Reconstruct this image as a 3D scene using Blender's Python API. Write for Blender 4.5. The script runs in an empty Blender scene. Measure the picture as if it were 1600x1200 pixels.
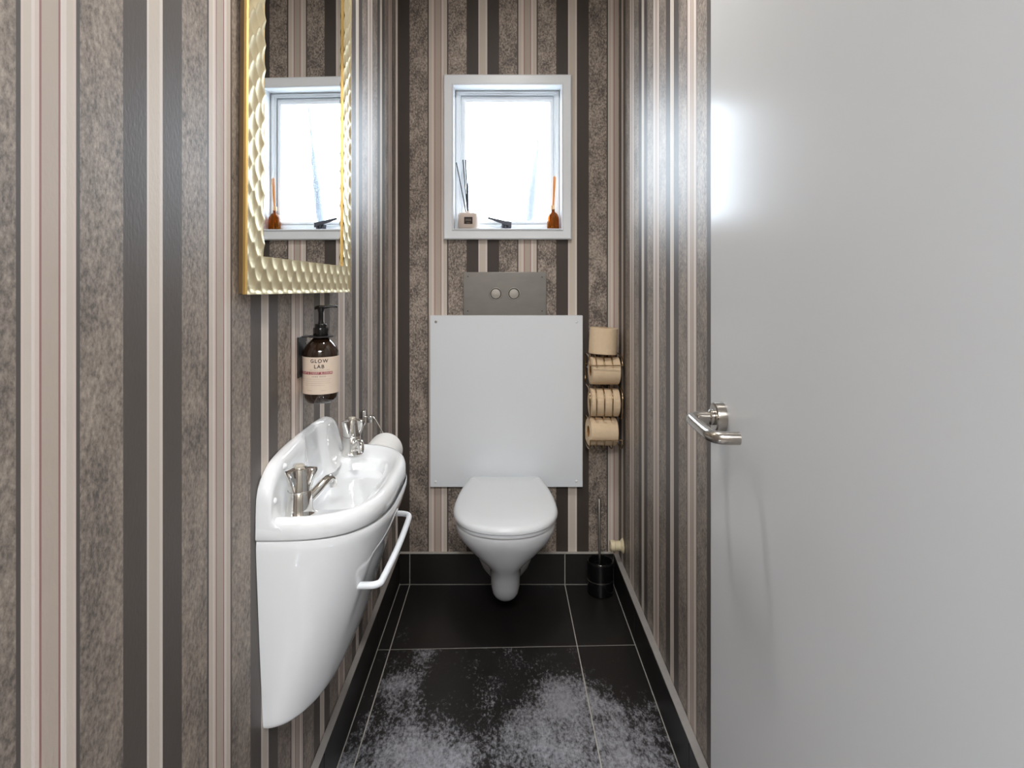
import bpy, bmesh, math, random
from mathutils import Vector, Matrix
random.seed(7)
sc = bpy.context.scene
COL = sc.collection
PI = math.pi

# ------------------------------------------------------------------ camera, sky, exposure
cam_d = bpy.data.cameras.new('camera')
cam = bpy.data.objects.new('camera', cam_d); COL.objects.link(cam)
cam.location = (0, 0, 1.2); cam.rotation_euler = (PI/2, 0, 0)
cam_d.sensor_width = 36; cam_d.lens = 980*36/1600
cam_d.shift_x = 13/1600; cam_d.shift_y = -163/1600
cam_d.clip_start = 0.02
sc.camera = cam
sc.view_settings.view_transform = 'Standard'; sc.view_settings.look = 'None'
sc.view_settings.exposure = 0.5; sc.view_settings.gamma = 1.0
sc.view_settings.use_curve_mapping = False
w = bpy.data.worlds.new('overcast_sky'); sc.world = w; w.use_nodes = True
bg = w.node_tree.nodes['Background']
bg.inputs[0].default_value = (0.76, 0.88, 1.0, 1); bg.inputs[1].default_value = 14.5

def area(name, loc, rot, size, power, col, shape='DISK', size_y=None, portal=False):
    l = bpy.data.lights.new(name, 'AREA'); l.shape = shape; l.size = size
    if size_y: l.size_y = size_y
    l.energy = power; l.color = col
    if portal: l.cycles.is_portal = True
    o = bpy.data.objects.new(name, l); COL.objects.link(o); o.location = loc; o.rotation_euler = rot
    return o
area('window_portal', (0.016, 2.75, 1.68), (-PI/2, 0, 0), 0.5, 1, (1, 1, 1), 'RECTANGLE', 0.66, portal=True)
area('toilet_ceiling_lamp', (0.02, 1.28, 2.425), (0, 0, 0), 0.16, 8.5, (1.0, 0.975, 0.95))
area('hall_ceiling_lamp', (0.0, -1.0, 2.42), (0, 0, 0), 0.9, 56.0, (0.985, 0.99, 1.0))

# ------------------------------------------------------------------ helpers
def lin(c):
    return tuple(((v/255)/12.92 if v/255 <= 0.04045 else ((v/255+0.055)/1.055)**2.4) for v in c)
def mat(name, rgb, rough=0.5, metal=0.0, spec=0.5, coat=0.0, trans=0.0, ior=1.45, noise=None, bump=None, sheen=0):
    m = bpy.data.materials.new(name); m.use_nodes = True
    nt = m.node_tree; b = nt.nodes['Principled BSDF']
    c = lin(rgb)
    b.inputs['Base Color'].default_value = (*c, 1)
    b.inputs['Roughness'].default_value = rough; b.inputs['Metallic'].default_value = metal
    b.inputs['Specular IOR Level'].default_value = spec
    b.inputs['Coat Weight'].default_value = coat; b.inputs['Coat Roughness'].default_value = 0.05
    b.inputs['Transmission Weight'].default_value = trans; b.inputs['IOR'].default_value = ior
    tc = nt.nodes.new('ShaderNodeTexCoord')
    if noise:   # (scale, amount, stretch)
        mp = nt.nodes.new('ShaderNodeMapping'); mp.inputs['Scale'].default_value = noise[2] if len(noise) > 2 else (1, 1, 1)
        nt.links.new(tc.outputs['Object'], mp.inputs[0])
        n = nt.nodes.new('ShaderNodeTexNoise'); n.inputs['Scale'].default_value = noise[0]; n.inputs['Detail'].default_value = 4
        nt.links.new(mp.outputs[0], n.inputs['Vector'])
        mx = nt.nodes.new('ShaderNodeMix'); mx.data_type = 'RGBA'
        mx.inputs[6].default_value = (*[v*(1-noise[1]) for v in c], 1); mx.inputs[7].default_value = (*[min(1, v*(1+noise[1])) for v in c], 1)
        nt.links.new(n.outputs[0], mx.inputs[0]); nt.links.new(mx.outputs[2], b.inputs['Base Color'])
    if bump:    # (scale, distance)
        n = nt.nodes.new('ShaderNodeTexNoise'); n.inputs['Scale'].default_value = bump[0]; n.inputs['Detail'].default_value = 3
        nt.links.new(tc.outputs['Object'], n.inputs['Vector'])
        bp = nt.nodes.new('ShaderNodeBump'); bp.inputs['Distance'].default_value = bump[1]; bp.inputs['Strength'].default_value = 0.6
        nt.links.new(n.outputs[0], bp.inputs['Height']); nt.links.new(bp.outputs[0], b.inputs['Normal'])
    return m

def obj(name, vf, m, parent=None, smooth=40, world=True):
    verts, faces = vf
    off = parent_loc(parent) if world else Vector((0, 0, 0))
    me = bpy.data.meshes.new(name)
    me.from_pydata([tuple(Vector(v)-off) for v in verts], [], faces)
    bm = bmesh.new(); bm.from_mesh(me)
    bmesh.ops.remove_doubles(bm, verts=bm.verts, dist=1e-6)
    bmesh.ops.recalc_face_normals(bm, faces=bm.faces); bm.to_mesh(me); bm.free()
    if smooth == 30: smooth = 21
    if smooth:
        me.polygons.foreach_set('use_smooth', [True]*len(me.polygons))
        me.set_sharp_from_angle(angle=math.radians(smooth))
    me.materials.append(m); me.update()
    o = bpy.data.objects.new(name, me); COL.objects.link(o)
    if parent: o.parent = parent
    return o
def parent_loc(p):
    v = Vector((0, 0, 0))
    while p is not None:
        v += p.location; p = p.parent
    return v
def tag(o, label, cat, group=None, kind=None):
    o['label'] = label; o['category'] = cat
    if group: o['group'] = group
    if kind: o['kind'] = kind
    return o
def thing(name, loc, label, cat, group=None, kind=None):
    o = bpy.data.objects.new(name, None); COL.objects.link(o); o.location = loc; o.empty_display_size = 0.05
    return tag(o, label, cat, group, kind)
def join(*parts):
    V, F = [], []
    for v, f in parts:
        k = len(V); V += [tuple(p) for p in v]; F += [tuple(i+k for i in q) for q in f]
    return V, F
def box(x0, x1, y0, y1, z0, z1, bev=0, seg=2):
    bm = bmesh.new()
    bmesh.ops.create_cube(bm, size=1)
    for v in bm.verts:
        v.co = Vector(((x0+x1)/2+v.co.x*(x1-x0), (y0+y1)/2+v.co.y*(y1-y0), (z0+z1)/2+v.co.z*(z1-z0)))
    if bev: bmesh.ops.bevel(bm, geom=bm.edges[:], offset=bev, segments=seg, affect='EDGES', profile=0.5)
    return from_bm(bm)
def from_bm(bm):
    bm.verts.index_update()
    r = [v.co.copy() for v in bm.verts], [tuple(v.index for v in f.verts) for f in bm.faces]
    bm.free(); return r
def xf(vf, M):
    return [M @ Vector(v) for v in vf[0]], vf[1]
def loft(rings, cap0=True, cap1=True, closed=True):
    n = len(rings[0]); V = [tuple(p) for r in rings for p in r]; F = []
    for i in range(len(rings)-1):
        for j in range(n if closed else n-1):
            a, b = i*n+j, i*n+(j+1) % n
            F.append((a, b, b+n, a+n))
    if cap0: F.append(tuple(range(n))[::-1])
    if cap1: F.append(tuple(range((len(rings)-1)*n, len(rings)*n)))
    return V, F
def lathe(prof, c=(0, 0, 0), axis=(0, 0, 1), n=40, cap=True):
    """prof: (radius, height) along axis"""
    q = Vector((0, 0, 1)).rotation_difference(Vector(axis).normalized())
    rings = []
    for r, h in prof:
        r = max(r, 1e-5)
        rings.append([Vector(c)+q @ Vector((r*math.cos(2*PI*k/n), r*math.sin(2*PI*k/n), h)) for k in range(n)])
    return loft(rings, cap, cap)
def cr(pts, k=6, closed=False):
    """catmull-rom"""
    P = [Vector(p) for p in pts]; out = []
    n = len(P)
    rng = range(n if closed else n-1)
    for i in rng:
        if closed: a, b, c, d = P[i-1], P[i], P[(i+1) % n], P[(i+2) % n]
        else: a, b, c, d = P[max(i-1, 0)], P[i], P[i+1], P[min(i+2, n-1)]
        for s in range(k):
            t = s/k
            out.append(0.5*((2*b)+(c-a)*t+(2*a-5*b+4*c-d)*t*t+(3*b-a-3*c+d)*t**3))
    if not closed: out.append(P[-1])
    return out
def tube(pts, r, n=10, closed=False):
    P = [Vector(p) for p in pts]; m = len(P)
    R = r if isinstance(r, (list, tuple)) else [r]*m
    rings = []; up = None
    for i in range(m):
        if closed: t = P[(i+1) % m]-P[i-1]
        else: t = P[min(i+1, m-1)]-P[max(i-1, 0)]
        t.normalize()
        if up is None:
            up = Vector((0, 0, 1)) if abs(t.z) < 0.9 else Vector((1, 0, 0))
        up = (up - t*up.dot(t)).normalized(); s = t.cross(up)
        rings.append([P[i]+(up*math.cos(2*PI*k/n)+s*math.sin(2*PI*k/n))*R[i] for k in range(n)])
    if closed: rings.append(rings[0]); return loft(rings, False, False)
    return loft(rings)
def sgnpow(v, p): return math.copysign(abs(v)**p, v)
def sstep(a, b, x):
    t = min(1, max(0, (x-a)/(b-a))); return t*t*(3-2*t)

# ------------------------------------------------------------------ dimensions (metres, x right, y into the room)
XL, XR, YB = -0.4285, 0.455, 2.485      # wallpaper planes
FL, FR, FB = -0.41, 0.433, 2.468        # tiled skirting faces
YF = 0.28                               # partition with the doorway
CEIL = 2.47
PER = 0.355                             # wallpaper repeat

# ------------------------------------------------------------------ materials
def wallpaper(name, axis, start, dark=(80, 72, 66), spec=0.95, lo=0.385, hi=0.65):
    m = bpy.data.materials.new(name); m.use_nodes = True
    nt = m.node_tree; N = nt.nodes; L = nt.links; b = N['Principled BSDF']
    tc = N.new('ShaderNodeTexCoord'); sp = N.new('ShaderNodeSeparateXYZ'); L.new(tc.outputs['Object'], sp.inputs[0])
    def math_(op, a, bv, c=None):
        n = N.new('ShaderNodeMath'); n.operation = op
        for i, v in enumerate((a, bv, c)):
            if v is None: continue
            if isinstance(v, (int, float)): n.inputs[i].default_value = v
            else: L.new(v, n.inputs[i])
        return n.outputs[0]
    u = math_('FRACT', math_('DIVIDE', math_('SUBTRACT', sp.outputs[axis], start-20*PER), PER), 0)
    def ramp(stops):
        r = N.new('ShaderNodeValToRGB'); r.color_ramp.interpolation = 'CONSTANT'
        e = r.color_ramp.elements
        e[0].position = 0; e[0].color = (*stops[0][1], 1); e.remove(e[1])
        for p, c in stops[1:]:
            x = e.new(p/430); x.color = (*c, 1)
        L.new(u, r.inputs[0]); return r.outputs[0]
    pk, cr_, bei = lin((212, 196, 186)), lin((205, 193, 180)), lin((184, 170, 157))
    line, dk, dl = lin((150, 108, 104)), lin(dark), lin((80, 73, 69))
    pale = lin((221, 211, 203))
    col = ramp([(0, pk), (3, cr_), (14, pale), (20, pk), (26, line), (29.5, bei), (42, lin((176, 162, 150))), (43, bei), (56, line), (59.5, pale), (70, cr_),
                (82, pk), (86, dl), (94, (0.5, 0.5, 0.5)), (180, dk), (238, pale), (243, cr_), (272, pale), (279, dk), (336, (0.5, 0.5, 0.5)), (423, dl)])
    mask = ramp([(0, (0, 0, 0)), (94, (1, 1, 1)), (180, (0, 0, 0)), (336, (1, 1, 1)), (423, (0, 0, 0))])
    gl = ramp([(0, (0, 0, 0)), (86, (1, 1, 1)), (238, (0, 0, 0)), (279, (1, 1, 1))])
    # mottled, metallic-looking patina
    n1 = N.new('ShaderNodeTexNoise'); n1.inputs['Scale'].default_value = 150; n1.inputs['Detail'].default_value = 7; n1.inputs['Roughness'].default_value = 0.72
    n2 = N.new('ShaderNodeTexNoise'); n2.inputs['Scale'].default_value = 16; n2.inputs['Detail'].default_value = 5; n2.inputs['Roughness'].default_value = 0.6
    mp = N.new('ShaderNodeMapping'); mp.inputs['Rotation'].default_value = (0.5, 0.5, 0); mp.inputs['Scale'].default_value = (1.1, 1.1, 0.8)
    L.new(tc.outputs['Object'], mp.inputs[0]); L.new(mp.outputs[0], n1.inputs['Vector']); L.new(mp.outputs[0], n2.inputs['Vector'])
    s = math_('ADD', math_('MULTIPLY', n1.outputs[0], 0.68), math_('MULTIPLY', n2.outputs[0], 0.32))
    mr = N.new('ShaderNodeMapRange'); mr.inputs['From Min'].default_value = lo; mr.inputs['From Max'].default_value = hi
    L.new(s, mr.inputs[0])
    mot = N.new('ShaderNodeMix'); mot.data_type = 'RGBA'; mot.inputs[6].default_value = (*lin((90, 82, 77)), 1); mot.inputs[7].default_value = (*lin((186, 171, 157)), 1)
    L.new(mr.outputs[0], mot.inputs[0])
    fin = N.new('ShaderNodeMix'); fin.data_type = 'RGBA'
    L.new(mask, fin.inputs[0]); L.new(col, fin.inputs[6]); L.new(mot.outputs[2], fin.inputs[7])
    L.new(fin.outputs[2], b.inputs['Base Color'])
    L.new(math_('MULTIPLY_ADD', mask, 0.14, math_('MULTIPLY', gl, 0.06)), b.inputs['Metallic'])
    L.new(math_('MULTIPLY_ADD', gl, -0.03, 0.57), b.inputs['Roughness'])
    L.new(math_('MULTIPLY_ADD', gl, 0.05, spec), b.inputs['Specular IOR Level'])
    n3 = N.new('ShaderNodeTexNoise'); n3.inputs['Scale'].default_value = 240; n3.inputs['Detail'].default_value = 2
    mp2 = N.new('ShaderNodeMapping'); mp2.inputs['Scale'].default_value = (1, 1, 0.45); L.new(tc.outputs['Object'], mp2.inputs[0]); L.new(mp2.outputs[0], n3.inputs['Vector'])
    bp = N.new('ShaderNodeBump'); bp.inputs['Strength'].default_value = 0.35; bp.inputs['Distance'].default_value = 0.0012
    L.new(n3.outputs[0], bp.inputs['Height']); L.new(bp.outputs[0], b.inputs['Normal'])
    return m
WP_L = wallpaper('striped_wallpaper_left', 1, 0.5565)
WP_R = wallpaper('striped_wallpaper_right', 1, 1.481)
WP_B = wallpaper('striped_wallpaper_back', 0, (670-787)*YB/980, (66, 57, 51), 0.4, 0.425, 0.60)  # same paper; dark stripes darker here, painting in its lesser sheen

def tile_mat(nm='black_lustre_tile', lo=0.53, hi=0.68):
    m = bpy.data.materials.new(nm); m.use_nodes = True
    nt = m.node_tree; N = nt.nodes; L = nt.links; b = N['Principled BSDF']
    tc = N.new('ShaderNodeTexCoord'); oi = N.new('ShaderNodeObjectInfo')
    ad = N.new('ShaderNodeVectorMath'); ad.operation = 'ADD'
    L.new(tc.outputs['Object'], ad.inputs[0])
    mp = N.new('ShaderNodeMapping'); mp.inputs['Scale'].default_value = (1.0, 0.55, 1.0)
    L.new(ad.outputs[0], mp.inputs[0])
    cb = N.new('ShaderNodeCombineXYZ'); mu = N.new('ShaderNodeMath'); mu.operation = 'MULTIPLY'; mu.inputs[1].default_value = 9
    L.new(oi.outputs['Random'], mu.inputs[0]); L.new(mu.outputs[0], cb.inputs[2]); L.new(cb.outputs[0], ad.inputs[1])
    def noise(sc_, d, r):
        n = N.new('ShaderNodeTexNoise'); n.inputs['Scale'].default_value = sc_; n.inputs['Detail'].default_value = d; n.inputs['Roughness'].default_value = r
        L.new(mp.outputs[0], n.inputs['Vector']); return n.outputs[0]
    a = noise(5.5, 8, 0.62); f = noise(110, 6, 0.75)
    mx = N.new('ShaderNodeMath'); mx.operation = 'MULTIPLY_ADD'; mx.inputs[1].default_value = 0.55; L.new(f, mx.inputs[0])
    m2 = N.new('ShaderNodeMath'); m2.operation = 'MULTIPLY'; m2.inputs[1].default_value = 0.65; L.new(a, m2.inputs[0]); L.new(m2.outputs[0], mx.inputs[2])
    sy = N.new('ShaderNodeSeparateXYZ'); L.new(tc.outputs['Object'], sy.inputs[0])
    gy = N.new('ShaderNodeMapRange'); gy.inputs['From Min'].default_value = 1.55; gy.inputs['From Max'].default_value = 2.05; gy.inputs['To Min'].default_value = 0.0; gy.inputs['To Max'].default_value = -0.13  # bright patches fade towards the back: tile print plus painted-in reflection
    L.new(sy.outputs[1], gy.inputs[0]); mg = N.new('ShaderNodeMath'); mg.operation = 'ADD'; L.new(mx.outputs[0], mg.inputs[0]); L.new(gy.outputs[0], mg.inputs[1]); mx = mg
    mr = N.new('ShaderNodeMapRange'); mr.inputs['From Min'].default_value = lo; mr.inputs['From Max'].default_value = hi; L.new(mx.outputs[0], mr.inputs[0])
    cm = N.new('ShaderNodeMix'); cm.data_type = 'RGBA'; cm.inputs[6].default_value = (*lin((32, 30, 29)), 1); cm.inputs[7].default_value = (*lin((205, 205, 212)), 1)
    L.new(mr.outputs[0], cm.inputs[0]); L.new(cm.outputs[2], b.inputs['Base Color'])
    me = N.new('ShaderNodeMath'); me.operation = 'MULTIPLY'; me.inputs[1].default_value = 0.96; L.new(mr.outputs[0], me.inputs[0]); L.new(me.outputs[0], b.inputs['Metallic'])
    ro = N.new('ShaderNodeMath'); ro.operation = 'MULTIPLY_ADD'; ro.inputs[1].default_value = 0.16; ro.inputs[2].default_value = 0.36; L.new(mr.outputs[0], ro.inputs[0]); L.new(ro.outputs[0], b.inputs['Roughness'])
    b.inputs['Specular IOR Level'].default_value = 0.3
    bp = N.new('ShaderNodeBump'); bp.inputs['Distance'].default_value = 0.0005; bp.inputs['Strength'].default_value = 0.4; L.new(f, bp.inputs['Height']); L.new(bp.outputs[0], b.inputs['Normal'])
    return m
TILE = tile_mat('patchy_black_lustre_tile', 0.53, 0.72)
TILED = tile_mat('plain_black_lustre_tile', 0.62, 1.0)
GROUT = mat('pale_grout', (176, 172, 164), 0.85, noise=(60, 0.15))
SKIRT = mat('black_skirting_tile', (38, 36, 35), 0.34, spec=0.35, noise=(9, 0.35))
TRIMSTRIP = mat('satin_metal_edge_trim', (176, 172, 168), 0.38, 0.35, noise=(40, 0.12))
WHITE = mat('white_gloss_paint', (236, 240, 244), 0.32, spec=0.5, bump=(300, 0.0002))
DOORP = mat('white_door_paint', (200, 201, 202), 0.21, spec=0.08, noise=(1.6, 0.03), bump=(90, 0.0001))
CEILM = mat('white_ceiling_paint', (235, 234, 230), 0.8, noise=(8, 0.02))
HALLM = mat('darkened_hall_paint', (150, 144, 136), 0.7, noise=(8, 0.02))  # hall walls darkened so the chrome taps reflect something dark
HALLF = mat('pale_grey_hall_floor', (176, 172, 168), 0.5, noise=(6, 0.2))
CERAM = mat('white_glazed_ceramic', (229, 231, 233), 0.09, spec=0.5, coat=0.3, noise=(3, 0.01))
SEATP = mat('white_seat_plastic', (232, 235, 238), 0.22, spec=0.5, noise=(3, 0.01))
PANELM = mat('white_laminate_panel', (228, 232, 236), 0.30, spec=0.45, noise=(2, 0.015))
CHROME = mat('polished_chrome', (226, 224, 220), 0.06, 1.0, noise=(20, 0.02))
STEEL = mat('brushed_stainless_steel', (168, 164, 158), 0.32, 1.0, noise=(120, 0.10, (1, 1, 6)))
PLATE = mat('brushed_flush_plate', (128, 125, 121), 0.36, 1.0, noise=(14, 0.13, (1, 1, 2)))
SATIN = mat('satin_nickel', (178, 172, 164), 0.25, 1.0, noise=(60, 0.05))
WIRE = mat('bronze_tinted_wire', (176, 150, 116), 0.22, 1.0, noise=(60, 0.05))
PAPER = mat('cream_toilet_paper', (222, 198, 166), 0.95, spec=0.1, noise=(90, 0.06), bump=(420, 0.0012))
PAPERW = mat('white_toilet_paper', (236, 235, 232), 0.95, spec=0.1, noise=(90, 0.03), bump=(420, 0.0010))
CARD = mat('brown_cardboard', (150, 108, 62), 0.9, noise=(60, 0.1))
GOLD = mat('window_lit_gold_leaf', (220, 206, 168), 0.46, 0.75, noise=(30, 0.08))  # paler than the frame side: the window's reflection is in the colour
GOLDSIDE = mat('satin_gold_frame_side', (198, 164, 100), 0.36, 0.9, noise=(18, 0.10, (1, 1, 0.2)))
MIRROR = mat('mirror_silvering', (238, 240, 240), 0.0, 1.0)
BLACKP = mat('black_gloss_plastic', (20, 19, 18), 0.16, noise=(40, 0.1))
BLACKM = mat('black_powdercoat', (52, 50, 49), 0.42, 0.3, noise=(80, 0.1))
AMBERD = mat('dark_amber_bottle', (38, 25, 16), 0.07, coat=0.4, noise=(10, 0.25))
LABELM = mat('blush_paper_label', (214, 196, 178), 0.55, noise=(60, 0.03))
INK = mat('brown_black_ink', (52, 40, 36), 0.6, noise=(60, 0.1))
INKF = mat('faint_grey_ink', (150, 134, 122), 0.6, noise=(60, 0.1))
RED = mat('cherry_red_band', (134, 24, 42), 0.5, noise=(60, 0.05))
LTXT = mat('cream_ink', (226, 200, 190), 0.6, noise=(60, 0.03))
BHOLD = mat('black_brush_holder', (17, 17, 17), 0.14, coat=0.3, noise=(20, 0.2))
CREAMP = mat('yellowed_cream_plastic', (226, 212, 178), 0.4, noise=(60, 0.12))
JARM = mat('blush_ceramic_jar', (214, 198, 186), 0.45, noise=(20, 0.03))
REEDB = mat('charcoal_reed', (58, 60, 62), 0.7, noise=(100, 0.2))
REEDO = mat('natural_rattan_reed', (226, 150, 74), 0.7, noise=(100, 0.15))
DRYP = mat('pale_cork_collar', (222, 184, 140), 0.6, noise=(60, 0.1))
POLEM = mat('slate_blue_pole', (60, 70, 84), 0.6, noise=(20, 0.2))
BACKM = mat('shadow_brown_backing', (92, 70, 42), 0.6, noise=(30, 0.15))  # dark brown paints in the shadow between mirror frame and wall
TAPCAP = mat('pale_tap_cap', (206, 200, 186), 0.25, 0.4, noise=(60, 0.05))
LEVERM = mat('dark_aluminium_lever', (82, 84, 92), 0.4, 0.6, noise=(60, 0.05))
LAMPM = mat('opal_lamp_cover', (245, 242, 235), 0.4, noise=(10, 0.01))

def amber():
    m = bpy.data.materials.new('amber_glass'); m.use_nodes = True
    nt = m.node_tree; N = nt.nodes; L = nt.links
    out = N['Material Output']; b = N['Principled BSDF']
    b.inputs['Base Color'].default_value = (*lin((168, 96, 14)), 1); b.inputs['Roughness'].default_value = 0.06
    b.inputs['Coat Weight'].default_value = 0.5
    tc = N.new('ShaderNodeTexCoord'); n = N.new('ShaderNodeTexNoise'); n.inputs['Scale'].default_value = 30; mp = N.new('ShaderNodeMapping'); mp.inputs['Scale'].default_value = (6, 6, 0.3)
    L.new(tc.outputs['Object'], mp.inputs[0]); L.new(mp.outputs[0], n.inputs['Vector'])
    mx = N.new('ShaderNodeMix'); mx.data_type = 'RGBA'; mx.inputs[6].default_value = (*lin((238, 160, 30)), 1); mx.inputs[7].default_value = (*lin((90, 44, 10)), 1)
    mr = N.new('ShaderNodeMapRange'); mr.inputs['From Min'].default_value = 0.4; mr.inputs['From Max'].default_value = 0.6; L.new(n.outputs[0], mr.inputs[0]); L.new(mr.outputs[0], mx.inputs[0])
    t = N.new('ShaderNodeBsdfTransparent'); L.new(mx.outputs[2], t.inputs[0])
    ms = N.new('ShaderNodeMixShader'); ms.inputs[0].default_value = 0.3
    L.new(t.outputs[0], ms.inputs[1]); L.new(b.outputs[0], ms.inputs[2]); L.new(ms.outputs[0], out.inputs[0])
    return m
AMBER = amber()

def obscured():
    m = bpy.data.materials.new('stippled_obscure_glass'); m.use_nodes = True
    nt = m.node_tree; N = nt.nodes; L = nt.links
    out = N['Material Output']; N.remove(N['Principled BSDF'])
    tc = N.new('ShaderNodeTexCoord')
    v = N.new('ShaderNodeTexVoronoi'); v.inputs['Scale'].default_value = 230; L.new(tc.outputs['Object'], v.inputs['Vector'])
    n = N.new('ShaderNodeTexNoise'); n.inputs['Scale'].default_value = 5; L.new(tc.outputs['Object'], n.inputs['Vector'])
    bp = N.new('ShaderNodeBump'); bp.inputs['Distance'].default_value = 0.003; bp.inputs['Strength'].default_value = 1.0; L.new(v.outputs['Distance'], bp.inputs['Height'])
    rf = N.new('ShaderNodeBsdfRefraction'); rf.inputs['IOR'].default_value = 1.25; rf.inputs['Roughness'].default_value = 0.12; L.new(bp.outputs[0], rf.inputs['Normal'])
    rf.inputs['Color'].default_value = (0.95, 0.98, 1, 1)
    t = N.new('ShaderNodeBsdfTransparent')
    n5 = N.new('ShaderNodeTexNoise'); n5.inputs['Scale'].default_value = 420; n5.inputs['Detail'].default_value = 1; L.new(tc.outputs['Object'], n5.inputs['Vector'])
    ms5 = N.new('ShaderNodeMapRange'); ms5.inputs['From Min'].default_value = 0.66; ms5.inputs['From Max'].default_value = 0.70; L.new(n5.outputs[0], ms5.inputs[0])
    mc5 = N.new('ShaderNodeMix'); mc5.data_type = 'RGBA'; mc5.inputs[6].default_value = (1, 1, 1, 1); mc5.inputs[7].default_value = (0.045, 0.047, 0.05, 1)
    L.new(ms5.outputs[0], mc5.inputs[0]); L.new(mc5.outputs[2], t.inputs[0])
    g = N.new('ShaderNodeBsdfGlossy'); g.inputs['Roughness'].default_value = 0.1; L.new(bp.outputs[0], g.inputs['Normal'])
    m1 = N.new('ShaderNodeMixShader')
    cr2 = N.new('ShaderNodeMapRange'); cr2.inputs['From Min'].default_value = 0.1; cr2.inputs['From Max'].default_value = 0.5; cr2.inputs['To Min'].default_value = 0.0; cr2.inputs['To Max'].default_value = 0.045
    L.new(v.outputs['Distance'], cr2.inputs[0]); L.new(cr2.outputs[0], m1.inputs[0])
    L.new(t.outputs[0], m1.inputs[1]); L.new(rf.outputs[0], m1.inputs[2])
    m2 = N.new('ShaderNodeMixShader'); m2.inputs[0].default_value = 0.05
    L.new(m1.outputs[0], m2.inputs[1]); L.new(g.outputs[0], m2.inputs[2]); L.new(m2.outputs[0], out.inputs[0])
    return m
PANE = obscured()

# ------------------------------------------------------------------ the shell
def struct(name, vf, m, label, cat, smooth=0):
    return tag(obj(name, vf, m, None, smooth), label, cat, kind='structure')
struct('wall_left', box(XL-0.1, XL, YF-0.12, YB+0.22, -0.02, CEIL), WP_L, 'striped wallpaper wall on the left behind the wash basin and mirror', 'wall')
struct('wall_right', box(XR, XR+0.1, YF-0.12, YB+0.22, -0.02, CEIL), WP_R, 'striped wallpaper wall on the right beside the open door', 'wall')
WX0, WX1, WZ0, WZ1 = -0.205, 0.235, 1.392, 1.974
struct('wall_back', join(box(XL, WX0, YB, YB+0.22, -0.02, CEIL), box(WX1, XR, YB, YB+0.22, -0.02, CEIL),
       box(WX0, WX1, YB, YB+0.22, -0.02, WZ0), box(WX0, WX1, YB, YB+0.22, WZ1, CEIL)), WP_B,
       'striped wallpaper wall at the back holding the window and toilet', 'wall')
struct('ceiling', box(-1.3, 1.3, -1.7, YB+0.22, CEIL, CEIL+0.08), CEILM, 'white ceiling above the toilet room and hall', 'ceiling')
# partition with doorway and hall beyond, behind the camera
struct('wall_front', join(box(-1.3, XL, YF-0.12, YF-0.001, -0.02, CEIL), box(XR, 1.3, YF-0.12, YF-0.001, -0.02, CEIL),
       box(XL, XR, YF-0.12, YF, 2.08, CEIL)), HALLM, 'partition wall around the doorway into the toilet', 'wall')
struct('wall_hall', join(box(-1.3, -1.2, -1.7, YF-0.12, -0.02, CEIL), box(1.2, 1.3, -1.7, YF-0.12, -0.02, CEIL),
       box(-1.2, 1.2, -1.7, -1.6, -0.02, CEIL)), HALLM, 'plain darkened walls of the hall behind the camera', 'wall')

# floor: grout bed with each tile a piece of its own
fl = struct('floor', join(box(XL, XR, YF-0.4, YB, -0.03, -0.0012), box(-1.3, 1.3, -1.7, YF-0.4, -0.03, -0.0012)), GROUT,
            'black tiled floor with pale grout lines', 'floor')
def rowy(y, x): return y if y > 2.4 else y+0.033*(x-0.012)
XS = [FL, -0.3695, 0.241, FR]; YS = [FB, 2.048, 1.441, 0.834, 0.227, -0.12]
g = 0.0016
for i in range(3):
    for j in range(5):
        x0, x1 = XS[i]+g, XS[i+1]-g; ya, yb = YS[j+1]+g, YS[j]-g
        P = [(x0, rowy(ya, x0)), (x1, rowy(ya, x1)), (x1, rowy(yb, x1)), (x0, rowy(yb, x0))]
        e = 0.0008
        c = [((x0+x1)/2, (ya+yb)/2)]*4
        top = [(px+(e if px < c[0][0] else -e), py+(e if k < 2 else -e), 0.0) for k, (px, py) in enumerate(P)]
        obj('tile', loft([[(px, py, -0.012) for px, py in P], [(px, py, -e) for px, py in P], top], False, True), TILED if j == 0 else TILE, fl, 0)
tag(obj('hall_floor_covering', box(-1.2, 1.2, -1.6, -0.125, -0.001, 0.0), HALLF), 'grey hall floor behind the camera', 'floor', kind='structure')  # unseen hall floor, made pale to bounce light

# tiled skirting
SKZ = 0.118
def skirt(name, label, bx, cuts, along):
    b = struct(name, box(*bx, 0.0005, SKZ-0.0015), GROUT, label, 'skirting')
    return b
sb = skirt('baseboard_back', 'low black tiled skirting under the back wall', (FL+0.002, FR-0.002, FB+0.002, YB-0.0005), None, 0)
for a, c in ((FL, -0.3695), (-0.3695, 0.241), (0.241, FR)):
    obj('tile', box(a+g, c-g, FB, YB-0.004, 0.002, SKZ+0.003, 0.0008, 1), SKIRT, sb, 0)
sl = skirt('baseboard_left', 'low black tiled skirting along the left wall', (XL+0.0005, FL-0.002, YF, YB-0.0005), None, 1)
sr = skirt('baseboard_right', 'low black tiled skirting along the right wall beside the door', (FR+0.002, XR-0.0005, YF, YB-0.0005), None, 1)
YC = [FB, 2.04, 1.433, 0.826, YF]
for j in range(4):
    obj('tile', box(FL-0.010, FL, YC[j+1]+g, YC[j]-g, 0.002, SKZ-0.001, 0.0008, 1), SKIRT, sl, 0)
    yr = [FB, 2.072, 1.465, 0.858, YF]
    obj('tile', box(FR, FR+0.010, yr[j+1]+g, yr[j]-g, 0.002, SKZ-0.001, 0.0008, 1), SKIRT, sr, 0)
obj('edge_trim', box(XL+0.001, FL-0.001, YF, FB, SKZ-0.002, SKZ+0.0015, 0.0008, 1), TRIMSTRIP, sl, 0)
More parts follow.
